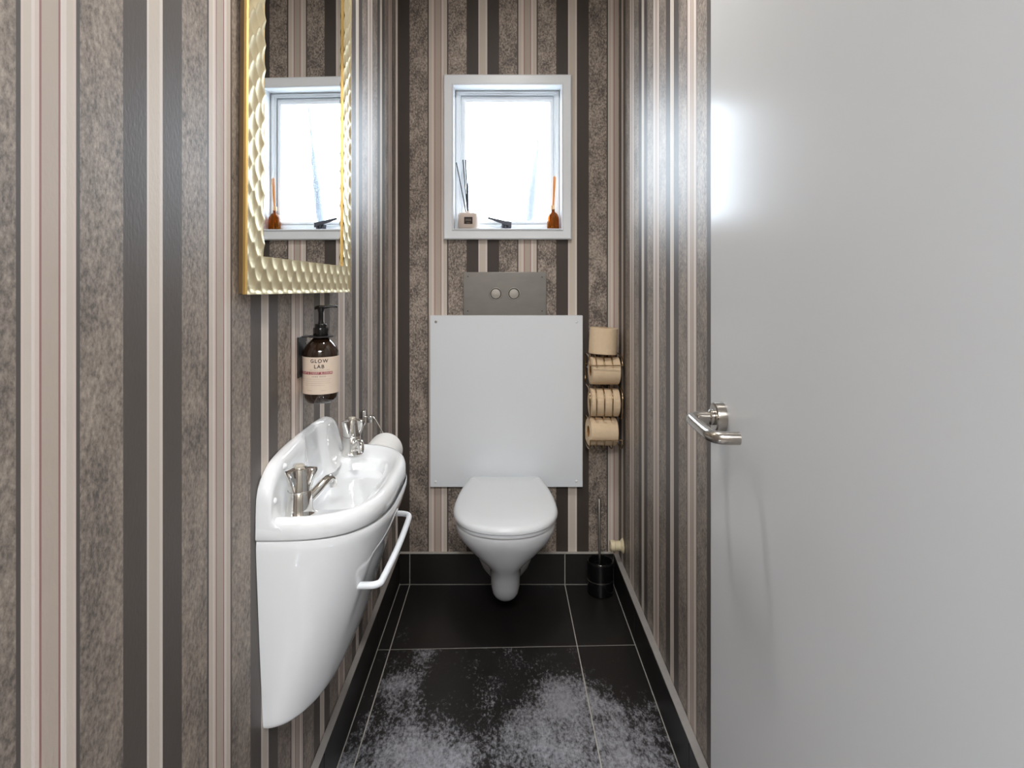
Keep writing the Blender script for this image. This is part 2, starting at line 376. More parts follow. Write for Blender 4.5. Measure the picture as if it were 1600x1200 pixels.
obj('edge_trim', box(FR+0.001, XR-0.001, YF, FB, SKZ-0.002, SKZ+0.0015, 0.0008, 1), TRIMSTRIP, sr, 0)
obj('grout_line', box(FL, FR, FB-0.0008, YB-0.001, SKZ+0.003, SKZ+0.0052), GROUT, sb, 0)

# ------------------------------------------------------------------ window
win = thing('window_1', (0.016, YB, 1.4), 'small white framed window of stippled glass high on the back wall', 'window', kind='structure')
def ringframe(o, i, y0, y1, bev=0.003):
    """o,i = (x0,x1,z0,z1) outer and inner; a mitred frame between depths y0 (room side) and y1"""
    def rect(q, y): return [(q[0], y, q[2]), (q[1], y, q[2]), (q[1], y, q[3]), (q[0], y, q[3])]
    def ins(q, d): return (q[0]+d, q[1]-d, q[2]+d, q[3]-d)
    R = [rect(o, y1), rect(o, y0+bev), rect(ins(o, bev), y0), rect(ins(i, -bev), y0), rect(i, y0+bev), rect(i, y1)]
    R.append(R[0]); return loft(R, False, False)
IN = (-0.1966, 0.227, 1.399, 1.9645)
obj('casing', ringframe((-0.2364, 0.2666, 1.3584, 2.007), IN, 2.463, 2.4845, 0.004), WHITE, win, 30)
obj('casing_bead', ringframe((-0.2035, 0.234, 1.392, 1.9715), IN, 2.4595, 2.4640, 0.002), WHITE, win, 30)
obj('reveal', ringframe((-0.204, 0.234, 1.3925, 1.973), IN, 2.4845, 2.60, 0.0005), WHITE, win, 30)
S1 = (-0.1737, 0.2048, 1.423, 1.9465)
obj('window_frame', ringframe(IN, S1, 2.535, 2.60, 0.003), WHITE, win, 30)
obj('stop_bead', ringframe((-0.1905, 0.2215, 1.406, 1.960), (-0.181, 0.212, 1.416, 1.9535), 2.530, 2.537, 0.0015), WHITE, win, 30)
GL = (-0.154, 0.1866, 1.4385, 1.9206)
sash = obj('sash', ringframe((S1[0]+0.002, S1[1]-0.002, S1[2]+0.002, S1[3]-0.002), GL, 2.543, 2.595, 0.004), WHITE, win, 30)
obj('pane', box(GL[0]-0.004, GL[1]+0.004, 2.562, 2.566, GL[2]-0.004, GL[3]+0.004), PANE, win, 0)
obj('sill', box(IN[0]+0.0005, IN[1]-0.0005, 2.457, 2.545, 1.3965, 1.4005, 0.0015, 2), WHITE, win, 30)
# latch: short fork block with a long flat lever
lat = obj('latch', join(box(-0.008, 0.030, 2.518, 2.541, 1.4015, 1.423, 0.002),), LEVERM, win, 30)
hx = 0.012
obj('latch_lever', loft([[(hx-0.075+0.075*t, 2.505+dy, 1.447-0.020*t+dz) for dy, dz in ((-0.005, -0.0045-0.005*t), (0.005, -0.0045-0.005*t), (0.005, 0.0035+0.003*t), (-0.005, 0.0035+0.003*t))] for t in (0, 0.35, 0.7, 1.0, 1.25)]), LEVERM, lat, 30)
for dx in (-0.012, 0.0, 0.012):
    obj('latch_fork', box(hx-0.004+dx-0.003, hx-0.004+dx+0.003, 2.506, 2.520, 1.402, 1.424, 0.001, 1), LEVERM, lat, 30)
struct('ground', box(-3, 3, YB+0.23, 8, -0.06, 0.0), HALLF, 'plain paved ground outside the window', 'ground')
# leaning pole just outside the glass
tag(obj('garden_pole', tube(cr([(-0.02, 2.80, 0.0), (0.04, 2.80, 0.7), (0.100, 2.80, 1.30), (0.118, 2.80, 1.50), (0.146, 2.80, 1.74), (0.172, 2.80, 2.02)], 6), [0.010]*13+[0.011]*4+[0.019]*5+[0.013]*3+[0.005]*6, 12), POLEM),
    'dim slanting pole seen blurred through the window glass', 'pole')

# ------------------------------------------------------------------ the open door
door = thing('door_1', (0.40, 0.41, 0.0), 'plain white door standing open against the right wall', 'door', kind='structure')
DX = 0.385
obj('door_leaf', box(DX, DX+0.036, 0.405, 1.168, 0.008, 2.03, 0.0025, 2), DOORP, door, 30)
HY, HZ = 1.10, 0.959
rose = obj('rose', lathe([(0.0, -0.0175), (0.022, -0.0175), (0.0255, -0.016), (0.026, -0.013), (0.026, -0.0005)], (DX, HY, HZ), (1, 0, 0), 48), SATIN, door, 30)
lv = cr([(DX-0.016, HY, HZ), (DX-0.034, HY, HZ), (DX-0.048, HY-0.001, HZ), (DX-0.056, HY-0.008, HZ), (DX-0.0595, HY-0.020, HZ-0.0005), (DX-0.0615, HY-0.06, HZ-0.001), (DX-0.0635, HY-0.112, HZ-0.001),
         (DX-0.0620, HY-0.128, HZ-0.001), (DX-0.055, HY-0.1395, HZ-0.001), (DX-0.044, HY-0.1430, HZ-0.001), (DX-0.0255, HY-0.1440, HZ-0.001)], 7)
obj('door_lever', tube(lv, 0.0098, 20), SATIN, door, 50)
obj('neck_collar', lathe([(0.0098, 0), (0.0135, 0.0005), (0.0135, 0.006), (0.0105, 0.0085)], (DX-0.0175, HY, HZ), (-1, 0, 0), 32), SATIN, door, 30)
for z in (0.25, 1.02, 1.80):
    obj('hinge', join(lathe([(0.006, -0.045), (0.006, 0.045)], (DX-0.002, 0.400, z), (0, 0, 1), 12), box(DX, DX+0.03, 0.402, 0.4052, z-0.045, z+0.045)), SATIN, door, 30)

# ------------------------------------------------------------------ ceiling lamp (fitting)
cl = thing('ceiling_light', (0.02, 1.28, CEIL), 'round white ceiling light above the middle of the toilet room', 'lamp')
obj('lamp_rim', lathe([(0.085, -0.03), (0.092, -0.028), (0.095, 0.0), (0.085, 0.0), (0.085, -0.03)], (0.02, 1.28, CEIL), (0, 0, 1), 40, cap=False), LAMPM, cl)

# ------------------------------------------------------------------ mirror
AL, RO = math.radians(2.0), math.radians(-0.8)
mir = thing('wall_mirror', (XL+0.0006, 1.009, 1.176), 'tall mirror in a dimpled gold frame on the left wall above the soap bottle', 'mirror')
MH, MW = 1.02, 0.597
def mpt(u, n, z):   # local: u along the wall, n out of the wall, z up
    u2 = u*math.cos(RO)-z*math.sin(RO); z2 = u*math.sin(RO)+z*math.cos(RO)
    return Vector((n*math.cos(AL)+u2*math.sin(AL), u2*math.cos(AL)-n*math.sin(AL), z2))
RU, RUF, RZ = 0.070, 0.057, 0.065   # rail widths near, far, bottom/top
TH = 0.0150
def dimple(u, z):
    cw, ch = 0.0235, 0.043
    best = 9
    i0 = int(math.floor(u/cw)); 
    for i in (i0-1, i0, i0+1, i0+2):
        off = (i % 2)*0.5
        j0 = math.floor(z/ch-off)
        for j in (j0, j0+1):
            du = (u-i*cw)/cw; dz = (z-(j+off)*ch)/ch
            d = du*du*0.95+dz*dz*2.0
            if d < best: best = d
    return min(best, 0.62)
def rail(u0, u1, z0, z1, su, sz):
    nu, nz = max(2, int((u1-u0)/su)), max(2, int((z1-z0)/sz)); V = []; F = []
    for j in range(nz+1):
        for i in range(nu+1):
            u = u0+(u1-u0)*i/nu; z = z0+(z1-z0)*j/nz
            edge = min(u, MW-u, z, MH-z)
            k = sstep(0.0, 0.008, edge)
            V.append(mpt(u, TH-0.0034*k+0.0062*dimple(u, z)*k, z))
    for j in range(nz):
        for i in range(nu):
            a = j*(nu+1)+i; F.append((a, a+1, a+nu+2, a+nu+1))
    return V, F
st = 0.0022
face = join(rail(0, RU, 0, MH, st, st), rail(MW-RUF, MW, 0, MH, st, st), rail(RU, MW-RUF, 0, RZ, st, st), rail(RU, MW-RUF, MH-RZ, MH, st, st))
me_face = obj('frame_face', face, GOLD, mir, 50, world=False)
def mring(q, n0, n1):
    return [[mpt(a, n, b) for a, b in ((q[0], q[2]), (q[1], q[2]), (q[1], q[3]), (q[0], q[3]))] for n in (n0, n1)]
O_ = (0, MW, 0, MH); I_ = (RU, MW-RUF, RZ, MH-RZ)
R = mring(O_, 0.0078, TH-0.003)
sidev = loft([R[0], R[1], [mpt(a, TH, b) for a, b in ((0.0015, 0.0015), (MW-0.0015, 0.0015), (MW-0.0015, MH-0.0015), (0.0015, MH-0.0015))]], False, False)
R2 = mring(I_, 0.0078, TH-0.0028)
obj('frame_side', join(sidev, loft(R2, False, False), loft([R[0], R2[0]], False, False)), GOLDSIDE, mir, 0, world=False)
BK = mring((0.0012, MW-0.0012, 0.0012, MH-0.0012), 0.0004, 0.0079)
obj('shaded_frame_backing', loft(BK), BACKM, mir, 0, world=False)
obj('mirror_glass', ([mpt(a, n, b) for n in (0.0080, 0.0085) for a, b in ((I_[0], I_[2]), (I_[1], I_[2]), (I_[1], I_[3]), (I_[0], I_[3]))],
    [(0, 1, 2, 3), (4, 5, 6, 7), (0, 1, 5, 4), (1, 2, 6, 5), (2, 3, 7, 6), (3, 0, 4, 7)]), MIRROR, mir, 0, world=False)

# ------------------------------------------------------------------ wash basin
bas = thing('wash_basin', (XL, 1.34, 0.4), 'small white wall-hung wash basin with two taps below the mirror', 'basin')
YM = 1.34
M = 72; K = 20
def half(a, b, n, z, bulge=0, wallx=XL+0.0008):
    pts = []
    for k in range(M+1):
        t = PI*k/M
        y = YM-a*sgnpow(math.cos(t), 2/n); x = wallx+b*abs(math.sin(t))**(2/n)
        pts.append(Vector((x, y, z)))
    return pts
def outer(a, b, n, z):
    p = half(a, b, n, z)
    for k in range(1, K):
        t = k/K; p.append(Vector((p[0].x, p[M].y+(p[0].y-p[M].y)*t, z)))
    return p
def inner(xc, yc, ax, ay, n, z):
    p = []
    for k in range(M+1):
        t = PI*k/M; p.append(Vector((xc+ax*abs(math.sin(t))**(2/n), yc-ay*sgnpow(math.cos(t), 2/n), z)))
    for k in range(1, K):
        t = PI+PI*k/K; p.append(Vector((xc-ax*abs(math.sin(t))**(2/n), yc-ay*sgnpow(math.cos(t), 2/n), z)))
    return p
A0, B0 = 0.26, 0.206
rings = [outer(A0-0.010, B0-0.012, 3.2, 0.7475), outer(A0-0.003, B0-0.004, 3.2, 0.7482), outer(A0, B0, 3.2, 0.752), outer(A0-0.001, B0-0.001, 3.2, 0.770), outer(A0-0.004, B0-0.004, 3.2, 0.7795),
         outer(A0-0.010, B0-0.010, 3.2, 0.7845), outer(A0-0.017, B0-0.017, 3.2, 0.7850), outer(A0-0.024, B0-0.024, 3.2, 0.7815), outer(A0-0.032, B0-0.032, 3.3, 0.7762)]
bx, by = -0.334, 1.335
bowl = [(0.071, 0.172, 4.0, 0.7735), (0.067, 0.167, 3.8, 0.7700), (0.063, 0.162, 3.6, 0.760), (0.059, 0.155, 3.4, 0.742), (0.055, 0.145, 3.1, 0.715), (0.050, 0.130, 2.8, 0.693), (0.041, 0.100, 2.5, 0.678),
        (0.028, 0.060, 2.2, 0.670), (0.019, 0.024, 2.0, 0.668), (0.019, 0.020, 2.0, 0.655)]
for ax, ay, n, z in bowl: rings.append(inner(bx, by, ax, ay, n, z))
basin_body = obj('basin_bowl', loft(rings), CERAM, bas, 60)
# splashback upstand along the wall, thick soft edge, soap recess in the middle
outl = cr([(1.081, 0.7700, 0), (1.0815, 0.800, 0), (1.086, 0.830, 0), (1.102, 0.853, 0), (1.140, 0.871, 0), (1.20, 0.879, 0), (1.28, 0.882, 0), (1.36, 0.883, 0), (1.43, 0.882, 0), (1.478, 0.878, 0), (1.515, 0.862, 0),
           (1.545, 0.830, 0), (1.572, 0.795, 0), (1.592, 0.770, 0)], 6)
rings = []
cols = []
for p in outl:
    y, zt = p.x, p.y
    rec = sstep(1.27, 1.30, y)*(1-sstep(1.395, 1.425, y))
    th = 0.026-0.010*rec
    zt2 = zt
    fl_ = 0.030 if True else 0
    x0 = XL+0.0008
    prof = [(x0, 0.765), (x0, zt2-0.004), (x0+0.003, zt2-0.0008), (x0+th*0.45, zt2), (x0+th*0.78, zt2-0.003), (x0+th*0.95, zt2-0.010), (x0+th, zt2-0.022)]
    zb = 0.772
    for s in (0.25, 0.5, 0.72, 0.88, 1.0):
        za = zt2-0.022
        prof.append((x0+th+0.014*s**3+0.004*rec*math.sin(PI*s), za+(zb-za)*s))
    prof.append((x0+th+0.020, 0.765))
    rings.append([Vector((a, y, max(b, 0.7655) if a > x0 else b)) for a, b in prof])
obj('splashback', loft(rings), CERAM, bas, 60)
for (y, z) in ((1.150, 0.858), (1.100, 0.812)):
    obj('splashback_dome', lathe([(0.0055, 0), (0.0055, 0.002), (0.004, 0.0045), (0.0005, 0.0055)], (XL+0.026, y, z), (1, 0, 0), 16), SEATP, bas, 50)  # two small white domes on the splashback
obj('drain', lathe([(0.0195, 0.0), (0.0195, 0.0025), (0.017, 0.003), (0.012, 0.001), (0.0, 0.001)], (bx, by, 0.6685), (0, 0, 1), 28), CHROME, bas, 40)

# shroud under the basin, tapering to an open lower edge
def shroud_ring(z, inset=0.0, top=False):
    t = (0.7465-z)/(0.7465-0.400)
    a = 0.258-0.033*t**1.15; b = 0.213-0.108*t-0.016*t**5; n = 3.2-0.9*t
    if t < 0.05: b -= 0.006*(1-t/0.05)**2; a -= 0.003*(1-t/0.05)**2
    if t > 0.97: b -= 0.004*((t-0.97)/0.03)**2; a -= 0.003*((t-0.97)/0.03)**2
    p = half(a-inset, b-inset, n, z)
    for v in p:
        k = sstep(1.185, 1.215, v.y)*(1-sstep(1.50, 1.56, v.y))
        kz = sstep(0.49, 0.60, z)*(1-sstep(0.655+0.05*(v.y-1.2), 0.700+0.05*(v.y-1.2), z))
        fr = sstep(0.4, 0.8, (v.x-XL)/max(b, 0.01))
        v.x -= 0.004*k*kz*fr
    return p
zs = [0.7465, 0.745, 0.7435, 0.740, 0.735, 0.73]+[0.73-0.0075*k for k in range(1, 44)]+[0.405, 0.402, 0.400]
outs = [shroud_ring(z) for z in zs]; ins_ = [shroud_ring(z, 0.006) for z in reversed(zs)]
obj('shroud', loft(outs+ins_, False, False, closed=False), CERAM, bas, 55)
obj('shroud_screw', lathe([(0.004, 0), (0.004, 0.001), (0.0, 0.0015)], (XL+0.022, 1.130, 0.412), (0.3, -1, 0), 12), STEEL, bas, 30)
# towel rail
rz = 0.625
rl = cr([(-0.285, 1.180, rz), (-0.262, 1.180, rz), (-0.246, 1.181, rz), (-0.236, 1.188, rz), (-0.2325, 1.205, rz), (-0.2285, 1.30, rz), (-0.227, 1.38, rz), (-0.2275, 1.46, rz), (-0.229, 1.515, rz), (-0.234, 1.533, rz), (-0.246, 1.541, rz), (-0.262, 1.543, rz), (-0.290, 1.543, rz)], 6)
obj('towel_rail', tube(rl, 0.0066, 16), WHITE, bas, 60)

# taps
def tap(y, sgn, label, place):
    tx = -0.370; zt = 0.775
    t = thing('tap', (tx, y, zt), label, 'tap', 'pair of chrome basin taps')
    obj('tap_body', lathe([(0.0262, 0), (0.0268, 0.0025), (0.0252, 0.0050), (0.0242, 0.012), (0.0222, 0.030), (0.0208, 0.0425), (0.0200, 0.0435)], (tx, y, zt), (0, 0, 1), 40), CHROME, t, 45)
    # fluted head: four flat wings widening upwards round a core
    rr_ = []
    for h, core, wing in ((0.0445, 0.0205, 0.0210), (0.050, 0.0203, 0.0218), (0.060, 0.0190, 0.0252), (0.072, 0.0172, 0.0298), (0.080, 0.0158, 0.0325), (0.0835, 0.0148, 0.0320), (0.0845, 0.0125, 0.0295)):
        ring = []
        for k in range(96):
            a = 2*PI*k/96+0.35
            c = abs(math.cos(2*(a-0.0)))**1.0
            f = max(0, (abs(math.cos(1.5*a))-0.80)/0.20)**0.55
            ring.append(Vector((tx+(core+(wing-core)*f)*math.cos(a), y+(core+(wing-core)*f)*math.sin(a), zt+h)))
        rr_.append(ring)
    obj('tap_handle', loft(rr_), CHROME, t, 40)
    obj('tap_ring', lathe([(0.0205, 0.0), (0.0213, 0.0008), (0.0205, 0.0016)], (tx, y, zt+0.0432), (0, 0, 1), 40), STEEL, t, 40)
    obj('tap_cap', lathe([(0.0085, 0), (0.0085, 0.004), (0.0072, 0.0055), (0.0, 0.006)], (tx, y, zt+0.0845), (0, 0, 1), 28), TAPCAP, t, 40)
    sp = cr([(tx+0.008, y+sgn*0.012, zt+0.018), (tx+0.020, y+sgn*0.032, zt+0.030), (tx+0.030, y+sgn*0.052, zt+0.041), (tx+0.0345, y+sgn*0.063, zt+0.0445), (tx+0.038, y+sgn*0.072, zt+0.0415), (tx+0.0395, y+sgn*0.0765, zt+0.033), (tx+0.0398, y+sgn*0.0775, zt+0.025)], 7)
    n_ = len(sp)
    obj('spout', tube(sp, [0.0105-0.0035*min(1, i/(n_*0.6)) for i in range(n_)], 20), CHROME, t, 60)
    return t
tap(1.138, 1, 'near chrome basin tap at the end closest to the viewer', 0)
tap(1.530, -1, 'far chrome basin tap beside the white toilet roll', 1)

# ------------------------------------------------------------------ soap bottle and its bracket
SX, SY = -0.3890, 1.335
SZ = 0.940
sbk = thing('soap_bracket', (XL, 1.335, 1.03), 'black metal wall bracket gripping the neck of the soap bottle', 'bracket')
pl = box(XL+0.0005, XL+0.003, 1.300, 1.358, 0.995, 1.0805, 0.0008, 1)
obj('back_plate', pl, BLACKM, sbk, 30)
# arm: flat strap with a ring round the neck
def ring_strap(cx, cy, z0, z1, ri, ro, n=36):
    R = []
    for r, z in ((ri, z0), (ro, z0), (ro, z1), (ri, z1), (ri, z0)):
        R.append([(cx+r*math.cos(2*PI*k/n), cy+r*math.sin(2*PI*k/n), z) for k in range(n)])
    return loft(R, False, False)
obj('neck_ring', ring_strap(SX, SY, 1.0785, 1.0805, 0.0152, 0.0265), BLACKM, sbk, 30)
obj('arm', box(XL+0.001, SX-0.016, 1.3215, 1.3485, 1.0785, 1.0805, 0.0006, 1), BLACKM, sbk, 30)
for z in (1.012, 1.064):
    obj('screw', lathe([(0.0035, 0), (0.0035, 0.001), (0.0, 0.0018)], (XL+0.003, 1.352, z), (1, 0, 0), 12), STEEL, sbk, 30)
bot = thing('soap_bottle', (SX, SY, SZ), 'dark amber pump bottle of hand wash with a blush label below the mirror', 'bottle')
prof = [(0.0, 0.004), (0.012, 0.003), (0.020, 0.0), (0.027, 0.001), (0.0325, 0.006), (0.0355, 0.014), (0.0362, 0.024), (0.0368, 0.06), (0.0372, 0.100), (0.0365, 0.108), (0.033, 0.117), (0.026, 0.126), (0.019, 0.133), (0.0142, 0.138), (0.0135, 0.142), (0.0135, 0.149)]
obj('bottle_body', lathe(prof, (SX, SY, SZ), n=64), AMBERD, bot, 50)
def wrap(ang, z, r):   # angle measured from straight towards the camera, positive to the right
    base = math.atan2(-SY, -SX)
    a = base+ang
    return Vector((SX+r*math.cos(a), SY+r*math.sin(a), z))
LZ0, LZ1 = SZ+0.022, SZ+0.099
lab = loft([[wrap(-2.05+3.5*k/60, z, 0.0362+0.0012*(z-LZ0)/(LZ1-LZ0)+d) for k in range(61)] for z, d in ((LZ0, 0.0002), (LZ0, 0.0010), ((LZ0+LZ1)/2, 0.0008), (LZ1, 0.0006), (LZ1, 0.0))], False, False, closed=False)
label_o = obj('bottle_label', lab, LABELM, bot, 50)
def text_vf(s, size, spacing=1.0, align='CENTER', bold=0.0):
    cu = bpy.data.curves.new('t', 'FONT'); cu.body = s; cu.size = size; cu.align_x = align; cu.space_character = spacing; cu.resolution_u = 3; cu.offset = bold
    o = bpy.data.objects.new('t', cu); COL.objects.link(o)
    dg = bpy.context.evaluated_depsgraph_get(); me = bpy.data.meshes.new_from_object(o.evaluated_get(dg))
    r = [v.co.copy() for v in me.vertices], [tuple(p.vertices) for p in me.polygons]
    bpy.data.objects.remove(o); bpy.data.curves.remove(cu); bpy.data.meshes.remove(me)
    return r
def on_bottle(name, vf, a0, z0, m, r=0.0381, parent=None):
    return obj(name, ([wrap(a0+v[0]/0.0372, z0+v[1], r) for v in vf[0]], vf[1]), m, parent or label_o, 0)
TA = -0.10
on_bottle('lettering', text_vf('GLOW', 0.0104, 1.25, bold=0.00022), TA, SZ+0.0885-0.0005, INK)
on_bottle('lettering', text_vf('LAB', 0.0104, 1.25, bold=0.00022), TA, SZ+0.0765, INK)
on_bottle('lettering', text_vf('+', 0.0045), TA, SZ+0.0848, INK)
on_bottle('lettering', text_vf('NATURAL HAND CARE', 0.0032, 1.3), TA+0.03, SZ+0.0715, INKF)
def strip(a0, a1, z0, z1, n=30):
    return [Vector((a0+(a1-a0)*k/n, z, 0)) for z in (z0, z1) for k in range(n+1)], [(k, k+1, k+n+2, k+n+1) for k in range(n)]
def strip_on(name, a0, a1, z0, z1, m, r=0.0379):
    v, f = strip(a0, a1, z0, z1)
    return obj(name, ([wrap(p[0], p[1], r) for p in v], f), m, label_o, 0)
strip_on('colour_band', -1.62, 0.66, SZ+0.0635, SZ+0.0690, RED)
on_bottle('lettering', text_vf('PEONY & CHERRY BLOSSOM', 0.0050, 1.12, 'RIGHT', 0.0001), 0.62, SZ+0.0648, LTXT, 0.0382)
on_bottle('lettering', text_vf('HAND WASH', 0.0036, 1.4), TA-0.02, SZ+0.0580, INK)
for k, (a0, a1) in enumerate(((-1.2, 0.55), (-1.2, 0.50), (-1.1, 0.55), (-1.0, 0.2))):
    strip_on('print_line', a0, a1, SZ+0.0535-0.0042*k, SZ+0.0538-0.0042*k, INKF)
strip_on('print_line', -0.85, -0.5, SZ+0.0300, SZ+0.0304, INKF)
strip_on('print_line', 0.0, 0.3, SZ+0.0300, SZ+0.0304, INKF)
obj('collar', lathe([(0.0155, 0.1412), (0.0160, 0.142), (0.0160, 0.156), (0.0150, 0.158), (0.0125, 0.158), (0.0125, 0.165), (0.0115, 0.166), (0.0, 0.166)], (SX, SY, SZ), n=48), BLACKP, bot, 35)
obj('pump_stem', lathe([(0.0068, 0.165), (0.0052, 0.172), (0.0052, 0.190), (0.0072, 0.197), (0.0085, 0.2005)], (SX, SY, SZ), n=24), BLACKP, bot, 50)
hd = [(-0.012, 0.0065, 0.2035), (-0.009, 0.0085, 0.2048), (0.0, 0.0090, 0.2060), (0.010, 0.0080, 0.2065), (0.022, 0.0050, 0.2078), (0.032, 0.0042, 0.2075), (0.0345, 0.0030, 0.2062)]
obj('pump_head', loft([[Vector((SX+x, SY+wd*math.cos(2*PI*k/16), SZ+z-0.0042+0.0040*math.sin(2*PI*k/16)*(1 if x < 0.015 else 0.7))) for k in range(16)] for x, wd, z in hd]), BLACKP, bot, 60)

# ------------------------------------------------------------------ toilet
toi = thing('wall_hung_toilet', (0.006, FB, 0.07), 'white wall-hung toilet with its lid closed below the white panel', 'toilet')
TX = 0.006
def tring(z, yf, ym, hm, hb, yb=FB-0.0015, n=2.3, m=30, lin=False):
    h = []
    for k in range(m):
        t = k/m; y = yb+(ym-yb)*t
        s = sstep(0.0, 1.0, t) if hb <= hm*1.2 else sstep(0.25, 0.75, t)
        if lin: s = 1-(1-t)**1.75
        h.append((hb+(hm-hb)*s, y))
    for k in range(m+1):
        t = PI/2*k/m
        h.append((hm*max(0, math.cos(t))**(2/n), ym-(ym-yf)*math.sin(t)**(2/n)))
    pts = [Vector((TX+x, y, z)) for x, y in h]+[Vector((TX-x, y, z)) for x, y in reversed(h[:-1])]
    return pts
lv_ = [(0.071, 2.215, 2.25, 0.010, 0.030), (0.073, 2.200, 2.24, 0.022, 0.045), (0.080, 2.183, 2.23, 0.033, 0.060), (0.092, 2.168, 2.22, 0.041, 0.075), (0.110, 2.150, 2.21, 0.047, 0.090), (0.140, 2.128, 2.20, 0.0505, 0.102),
       (0.180, 2.102, 2.19, 0.0520, 0.114), (0.215, 2.074, 2.18, 0.0545, 0.122), (0.235, 2.054, 2.17, 0.062, 0.127), (0.255, 2.034, 2.16, 0.076, 0.130), (0.280, 2.010, 2.15, 0.099, 0.134), (0.305, 1.990, 2.14, 0.122, 0.137), (0.330, 1.970, 2.13, 0.141, 0.140),
       (0.350, 1.955, 2.12, 0.154, 0.142), (0.370, 1.943, 2.12, 0.163, 0.144), (0.385, 1.938, 2.12, 0.1665, 0.145), (0.398, 1.938, 2.12, 0.1665, 0.145), (0.402, 1.942, 2.12, 0.163, 0.141)]
obj('toilet_bowl', loft([tring(*a) for a in lv_]), CERAM, toi, 60)
def lring(z, d, yb=2.440, yf=1.918):
    return tring(z, yf+d, 2.125, 0.1755-d, 0.139-d, yb-d*0.9, 2.25, lin=True)
obj('seat', loft([lring(0.4025, 0.013), lring(0.404, 0.007), lring(0.413, 0.006), lring(0.4155, 0.010)]), SEATP, toi, 50)
cen = Vector((TX, 2.17, 0))
lr = [lring(0.4165, 0.006), lring(0.4175, 0.001), lring(0.424, 0.0), lring(0.430, 0.0018), lring(0.4345, 0.006), lring(0.437, 0.013)]
base = lring(0.4385, 0.02)
for s, dz in ((1.0, 0.0), (0.7, 0.0012), (0.4, 0.0018), (0.1, 0.002)):
    lr.append([Vector((cen.x+(p.x-cen.x)*s, cen.y+(p.y-cen.y)*s, p.z+dz)) for p in base])
obj('lid', loft(lr), SEATP, toi, 60)
for sx in (-0.075, 0.075):
    obj('hinge', lathe([(0.011, -0.02), (0.011, 0.02)], (TX+sx, 2.437, 0.413), (1, 0, 0), 20), SEATP, toi, 40)
for sx in (-1, 1):
    obj('bolt_cap', lathe([(0.009, 0), (0.009, 0.002), (0.006, 0.004), (0.0, 0.005)], (TX+sx*0.1365, 2.40, 0.30), (sx, 0, 0), 20), SEATP, toi, 40)

# panel behind the toilet
pan = thing('service_panel', (0.008, 2.458, 0.7), 'square white cover panel with corner screws on the wall above the toilet', 'panel')
def bxy(px, py, Y): return (px-787)*Y/980, 1.2-(py-437)*Y/980
x0, z1 = bxy(672, 493, 2.4605); x1, z0 = bxy(910.5, 761, 2.4605)
obj('panel_board', box(x0, x1, 2.4605, 2.4845, z0, z1, 0.0012, 2), PANELM, pan, 30)
for i, (px, py) in enumerate(((681, 503), (901, 503), (680.5, 753), (901, 752))):
    x, z = bxy(px, py, 2.46)
    s = obj('screw_cap', lathe([(0.0052, 0), (0.0052, 0.0012), (0.0035, 0.003), (0.0, 0.0034)], (x, 2.4605, z), (0, -1, 0), 18), STEEL if i == 0 else SEATP, pan, 40)
# flush plate
fp = thing('flush_plate', (0.004, 2.47, 1.15), 'brushed steel flush plate with two round buttons above the panel', 'flush plate')
x0, z1 = bxy(724, 425, 2.47); x1, _ = bxy(854, 492, 2.47)
obj('steel_plate', box(x0, x1, 2.474, 2.4846, z1-0.173, z1, 0.0010, 2), PLATE, fp, 30)
for px, py in ((731, 432), (847, 433), (731, 486), (847, 486)):
    x, z = bxy(px, py, 2.474)
    obj('screw', lathe([(0.0024, 0), (0.0024, 0.0006), (0.0, 0.001)], (x, 2.474, z), (0, -1, 0), 12), BLACKM, fp, 30)
for px in (774.7, 803.0):
    x, z = bxy(px, 459, 2.474)
    obj('button_ring', lathe([(0.0262, 0), (0.0262, 0.002), (0.0245, 0.0035), (0.0222, 0.0035), (0.0215, 0.001), (0.0215, 0.0)], (x, 2.474, z), (0, -1, 0), 48, cap=False), STEEL, fp, 35)
    obj('button_gap', lathe([(0.0218, 0.0002), (0.0, 0.0003)], (x, 2.474, z), (0, -1, 0), 32), BLACKM, fp, 35)
    bt = obj('flush_button', lathe([(0.0192, 0), (0.0192, 0.0030), (0.0180, 0.0040), (0.0, 0.0046)], (x, 2.474, z), (0, -1, 0), 40), STEEL, fp, 35)
    if px < 780: obj('engraved_mark', box(x-0.012, x+0.012, 2.4688, 2.4700, z-0.0012, z+0.0012), SATIN, bt, 0)

# ------------------------------------------------------------------ toilet roll rack
rk = thing('roll_rack', (0.38, 2.47, 0.75), 'serpentine bronze wire rack for toilet rolls between panel and corner', 'rack')
PF = [(2.335, 0.880), (2.338, 0.890), (2.352, 0.905), (2.375, 0.9125), (2.44, 0.9140), (2.468, 0.908), (2.4755, 0.89), (2.4755, 0.83), (2.466, 0.806), (2.44, 0.7955), (2.38, 0.7925), (2.350, 0.783), (2.3335, 0.76), (2.332, 0.73),
      (2.3375, 0.70), (2.352, 0.680), (2.38, 0.6735), (2.44, 0.6735), (2.468, 0.668), (2.4755, 0.65), (2.4755, 0.595), (2.466, 0.572), (2.44, 0.5625), (2.38, 0.5615), (2.352, 0.568), (2.338, 0.583), (2.335, 0.602)]
for i, x in enumerate((0.3215, 0.3460, 0.3755, 0.4060, 0.4430)):
    obj('rack_wire', tube(cr([(x, a, b) for a, b in PF], 5), 0.0028 if i in (0, 4) else 0.0025, 8), WIRE, rk, 60)
for z in (0.880, 0.602):
    obj('front_bar', tube([(0.3215, 2.335, z), (0.4430, 2.335, z)], 0.0022, 8), WIRE, rk, 60)
